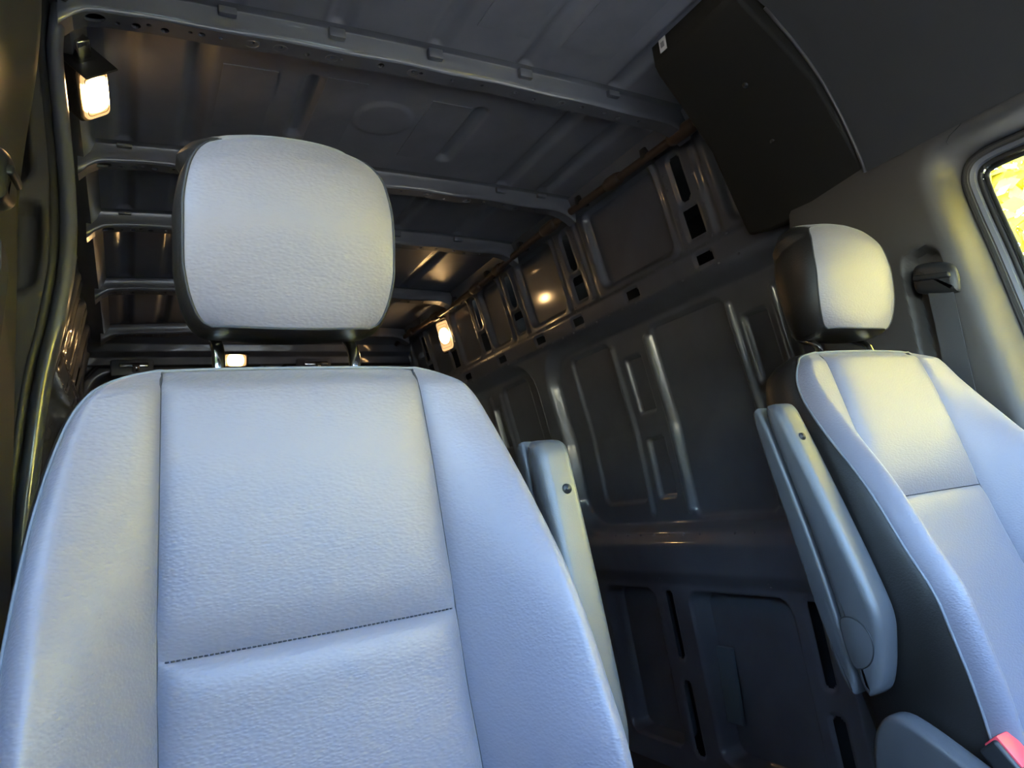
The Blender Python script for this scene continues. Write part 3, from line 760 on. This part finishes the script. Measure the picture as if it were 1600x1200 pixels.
    for i in range(N):
        a = ring[i-3]; b = ring[(i+3) % N]; tx, tz = b[0]-a[0], b[2]-a[2]; l = math.hypot(tx, tz) or 1; nr_.append((-tz/l, tx/l))
    def shell(sel, nm, matl):
        prof_ = [(0, 0, 0), (.08, .004, 0), (.3, .0075, .004), (.55, .005, .005), (.78, -.004, .003), (.92, -.016, -.002), (1.0, -.034, -.008)]
        vv = []
        for fr, o, ot in prof_:
            for i in sel:
                p, n = ring[i], nr_[i]; yback = .795-.10*max(0, p[2]-.30)
                oo = o+(ot+.008*fr*(1-fr)*4 if n[1] > .5 else 0)
                vv.append((p[0]+n[0]*oo, p[1]+(yback-p[1])*fr, p[2]+n[1]*oo*(1 if n[1] > -.3 else .5)))
        return vv, grid_faces(len(prof_), len(sel), flip=True)
    nl, ntp = len(left), len(topl)
    for nm, sel in (('headrest_side', list(range(0, nl))), ('headrest_top', list(range(nl-1, nl+ntp+1))), ('headrest_side', list(range(nl+ntp, 2*nl+ntp))), ('headrest_underside', list(range(2*nl+ntp-1, N))+[0])):
        vv, ff = shell(sel, nm, None); mk(nm, M(vv), ff, LEATHER if nm == 'headrest_top' else LEATHER_SIDE, hr)
    vv, ff = shell(list(range(N)), 'b', None); lastr = vv[-N:]
    mk('headrest_back', M(lastr+[(0, .79, .30)]), [[i, (i+1) % N, N] for i in range(N)], LEATHER_SIDE, hr)
    tube('headrest_piping', M([p for p in left[::-1]+botl+right]), .0015, THREAD, hr, 6)
    tube('headrest_piping', M([p for p in left]), .0012, LEATHER_SIDE, hr, 6)
    for sg in (-1, 1):
        tube('headrest_post', M([(sg*.070, .792, .225), (sg*.070, .785, .211), (sg*.070, .772, .199), (sg*.070, .760, .190), (sg*.070, .7545, .181), (sg*.070, .753, .165), (sg*.070, .751, .10)]), .0065, CHROME, hr, 14)
        v1 = []
        cyl = [(sg*.070+.014*math.cos(a), .753+.013*math.sin(a)) for a in np.linspace(0, 2*math.pi, 17)[:-1]]
        prism('post_sleeve', cyl, 2, .150, .1605, PLASTIC_D, t, .002, fn=TB)
    # ---- folded-up armrest, always on the side of the aisle
    sg = arm_side; x0, x1 = .250, .296
    def AX(p): return TB((sg*p[0], p[1], p[2]))
    front = [(.652, -.285), (.640, -.25), (.643, -.21), (.655, -.13), (.672, -.03), (.684, .035), (.688, .055), (.696, .066)]
    prof_b = front+[(.722, .068), (.712, -.03), (.704, -.13), (.700, -.22), (.704, -.345), (.680, -.340), (.664, -.315)]
    arm = pillow('armrest', chaikin(prof_b), 0, x0, x1, .013, PLASTIC, t, fn=AX)
    pillow('armrest_rear_cover', chaikin([(.7245, .069), (.738, .068), (.744, .058), (.742, -.03), (.738, -.13), (.735, -.22), (.728, -.33), (.7065, -.346), (.7025, -.22), (.7065, -.13), (.7145, -.03)]), 0, x0+.002, x1-.002, .006, PLASTIC, arm, fn=AX)
    cap = [(.7005, -.245), (.690, -.240), (.676, -.243), (.664, -.253), (.658, -.268), (.660, -.285), (.670, -.300), (.684, -.307), (.7015, -.306)]
    cap = chaikin(cap)
    prism('pivot_cap', cap, 0, x1-.001, x1+.0012, PLASTIC, arm, .001, 2, fn=AX)
    tube('pivot_cap_groove', [AX((x1+.0004, y, z)) for y, z in cap], .0010, RUBBER, arm, 5, True)
    hx = x0+.027
    def ring_at(r, y): return [AX((hx+r*math.cos(a), y, .008+r*math.sin(a))) for a in np.linspace(0, 2*math.pi, 13)[:-1]]
    tube('screw_hole', [AX((hx, .6772, .008)), AX((hx, .680, .008)), AX((hx, .690, .008))], [.0055, .006, .006], RUBBER, arm, 14)
    tube('screw', [AX((hx, .6764, .008)), AX((hx, .6775, .008))], .0024, PLASTIC_D, arm, 10)
    # ---- cushion, base and buckle
    def CU(p): return TC(p)
    prism('seat_cushion', [(.655, -.47), (.60, -.455), (.40, -.455), (.22, -.452), (.175, -.475), (.165, -.52), (.18, -.57), (.66, -.57)], 0, -.145, .145, LEATHER, t, .012, 3, fn=CU)
    for s2 in (-1, 1):
        prism('cushion_bolster', [(.655, -.46), (.58, -.430), (.40, -.428), (.24, -.432), (.185, -.46), (.175, -.52), (.19, -.575), (.66, -.575)], 0, min(s2*.148, s2*.25), max(s2*.148, s2*.25), LEATHER, t, .022, 4, fn=CU)
    prism('seat_pedestal', [(.62, -.57), (.24, -.57), (.20, -.97+TCZ[name]), (.66, -.97+TCZ[name])], 0, -.20, .20, PLASTIC_D, t, .012, fn=CU)
    for s2 in (-1, 1):
        sh = [(.72, -.62), (.735, -.48), (.728, -.415), (.708, -.384), (.684, -.374), (.655, -.384), (.60, -.415), (.52, -.46), (.34, -.50), (.20, -.52), (.19, -.62)]
        pillow('side_shield', chaikin(sh), 0, min(s2*.252, s2*.285), max(s2*.252, s2*.285), .010, PLASTIC, t, fn=CU)
    # buckle on the aisle side
    bx = sg*.240
    Rb = Matrix.Rotation(math.radians(-38), 3, 'X')
    def BK(p):
        q_ = Rb @ Vector(p); return CU((bx+sg*.0+q_.x, .590+q_.y, -.396+q_.z))
    bk = prism('buckle', [(-.020, -.014), (.020, -.014), (.020, .014), (-.020, .014)], 2, -.085, .0, PLASTIC_D, t, .004, 3, fn=BK)
    prism('buckle_button', [(-.015, -.0165), (.015, -.0165), (.015, .005), (-.015, .005)], 2, -.035, .0025, RED, bk, .002, 2, fn=BK)
    return t
TCZ = {'passenger_seat': 0.0, 'driver_seat': -.053}
PX, DX = .155, 1.137
def TBp(p): return (p[0]+PX, p[1], p[2])
th = math.radians(9.3); ct, sn = math.cos(th), math.sin(th)
def TBd(p):
    y, z = p[1]-.62, p[2]+.45
    return (p[0]+DX, .573+y*ct+z*sn, -.397-y*sn+z*ct)
def TCd(p): return (p[0]+DX, p[1]-.047, p[2]+.053)
make_seat('passenger_seat', TBp, TBp, (PX, .42, -.97), 'large dark grey leather seat in the foreground left with tall headrest', 1, 'cab seats')
make_seat('driver_seat', TBd, TCd, (DX, .40, -.97), 'dark grey leather seat at the right beside the bright window', -1, 'cab seats')

# ================================================================== seat belts
def belt(left, label):
    mid = lambda x: (2*CX-x) if left else x
    yo = .08 if left else 0
    t = root('seat_belt', (mid(1.41), .77+yo, .0), label, 'seat belt')
    X0 = 1.418 if not left else 1.406; zo = .06 if left else 0
    def rnd(y, z): return (mid(X0), y, z)
    lo, hi = sorted((mid(X0-.028), mid(X0+.012)))
    o = [(.728, .300), (.736, .292), (.806, .312), (.816, .325), (.812, .362), (.800, .376), (.745, .362), (.728, .345)]
    pillow('belt_guide', chaikin([(y+yo, z+zo) for y, z in o], 2), 0, lo, hi, .014, PLASTIC_D, t)
    lo2, hi2 = sorted((mid(X0-.033), mid(X0-.020)))
    prism('guide_cap', [(.736+yo, .325+zo), (.808+yo, .340+zo), (.806+yo, .352+zo), (.738+yo, .338+zo)], 0, lo2, hi2, PLASTIC_D, t, .004, 3)
    v = []
    pts = [(X0-.012, .335), (X0-.022, .315), (X0-.022, .29), (1.393, .20), (1.392, .10), (1.391, -.1), (1.391, -.47)]
    for x, z in pts:
        for y in (.742, .789): v.append((mid(x), y+yo-.01*(.335-z), z))
    for x, z in pts:
        for y in (.742, .789): v.append((mid(x+.0015), y+yo-.01*(.335-z), z))
    n = len(pts); f = []
    for k in range(n-1):
        a = 2*k; f += [[a, a+1, a+3, a+2], [2*n+a+2, 2*n+a+3, 2*n+a+1, 2*n+a], [a, a+2, 2*n+a+2, 2*n+a], [a+1, 2*n+a+1, 2*n+a+3, a+3]]
    mk('webbing', v, f, WEB, t, True, autosmooth=40)
belt(False, 'dark seat belt hanging from its black guide behind the right seat')
belt(True, 'dark seat belt with black guide at the left edge of the picture')

# ================================================================== OUTSIDE
g = mk('ground', [(-40, -40, -1.45), (40, -40, -1.45), (40, 40, -1.45), (-40, 40, -1.45)], [[0, 1, 2, 3]], GROUND, None, False)
tag(g, 'dark asphalt ground outside the van', 'ground', kind='structure')
def tree(base, h, rad, leafm, label, n, group, seed, trunk_h=None):
    t = root('tree', base, label, 'tree', group); rng = np.random.RandomState(seed)
    th_ = h*.75
    tube('trunk', [(base[0], base[1], base[2]), (base[0]+.06, base[1]+.03, base[2]+th_*.5), (base[0]-.05, base[1]+.08, base[2]+th_)], [.14, .10, .04], BARK, t, 9)
    cl = rng.normal(size=(26, 3)); cl /= np.linalg.norm(cl, axis=1)[:, None]; cl *= rng.rand(26, 1)**.4
    cen = np.array([base[0], base[1], base[2]+h*.55])+cl*np.array([rad[0], rad[1], h*.42])
    k = rng.randint(0, 26, n); dd = rng.normal(size=(n, 3)); dd /= np.linalg.norm(dd, axis=1)[:, None]
    p = cen[k]+dd*(.30+.22*rng.rand(n, 1))*np.array([1, 1, .9])
    nrm = dd*.6+rng.normal(size=(n, 3))*.6; nrm /= np.linalg.norm(nrm, axis=1)[:, None]
    a = np.cross(nrm, rng.normal(size=(n, 3))); a /= np.linalg.norm(a, axis=1)[:, None]; b = np.cross(nrm, a)
    s = (.045+.04*rng.rand(n, 1))
    v = np.stack([p-a*s, p+b*s*.5, p+a*s, p-b*s*.5], 1).reshape(-1, 3)
    f = np.arange(4*n).reshape(-1, 4)
    tag(mk('foliage', v, f, leafm, t, False), kind='stuff')
for i, (x, y, h, lab) in enumerate(((4.1, -.9, 5.2, 'sunlit yellow-green tree seen through the lower right window'), (4.1, 3.1, 5.6, 'sunlit yellow-green tree seen through the top of the right window'), (4.6, 7.2, 5.8, 'sunlit yellow-green tree beyond the right window, hidden by the pillar'), (4.4, -5.0, 5.0, 'sunlit yellow-green tree ahead of the right window, outside the picture'))):
    tree((x, y, -1.45), h, (1.1, 1.6), LEAF, lab, 26000, 'sunlit trees along the right side', 20+i)
for i, (x, y, h, lab) in enumerate(((-2.3, -1.0, 6.4, 'unseen green tree added outside the left door to block light, front one'), (-2.4, 2.4, 6.2, 'unseen green tree added outside the left door to block light, rear one'))):
    tree((x, y, -1.45), h, (.8, 1.5), LEAF_D, lab, 24000, 'added trees blocking light along the left side', 40+i)  # unseen trees, added to cut light through the left window
for i, (x, y, h, lab) in enumerate(((-3.9, -7.0, 5.0, 'dark tree added ahead of the windscreen to block low light, behind the viewer to the left'), (.4, -7.2, 5.2, 'dark tree added ahead of the windscreen to block low light, straight behind the viewer'), (4.9, -8.9, 5.2, 'dark tree added ahead of the windscreen to block low light, behind the viewer to the right'))):
    tree((x, y, -1.45), h, (1.75, .9), LEAF_F, lab, 30000, 'added dark trees blocking light ahead of the windscreen', 60+i)  # unseen trees, added to keep low front light off the headrests
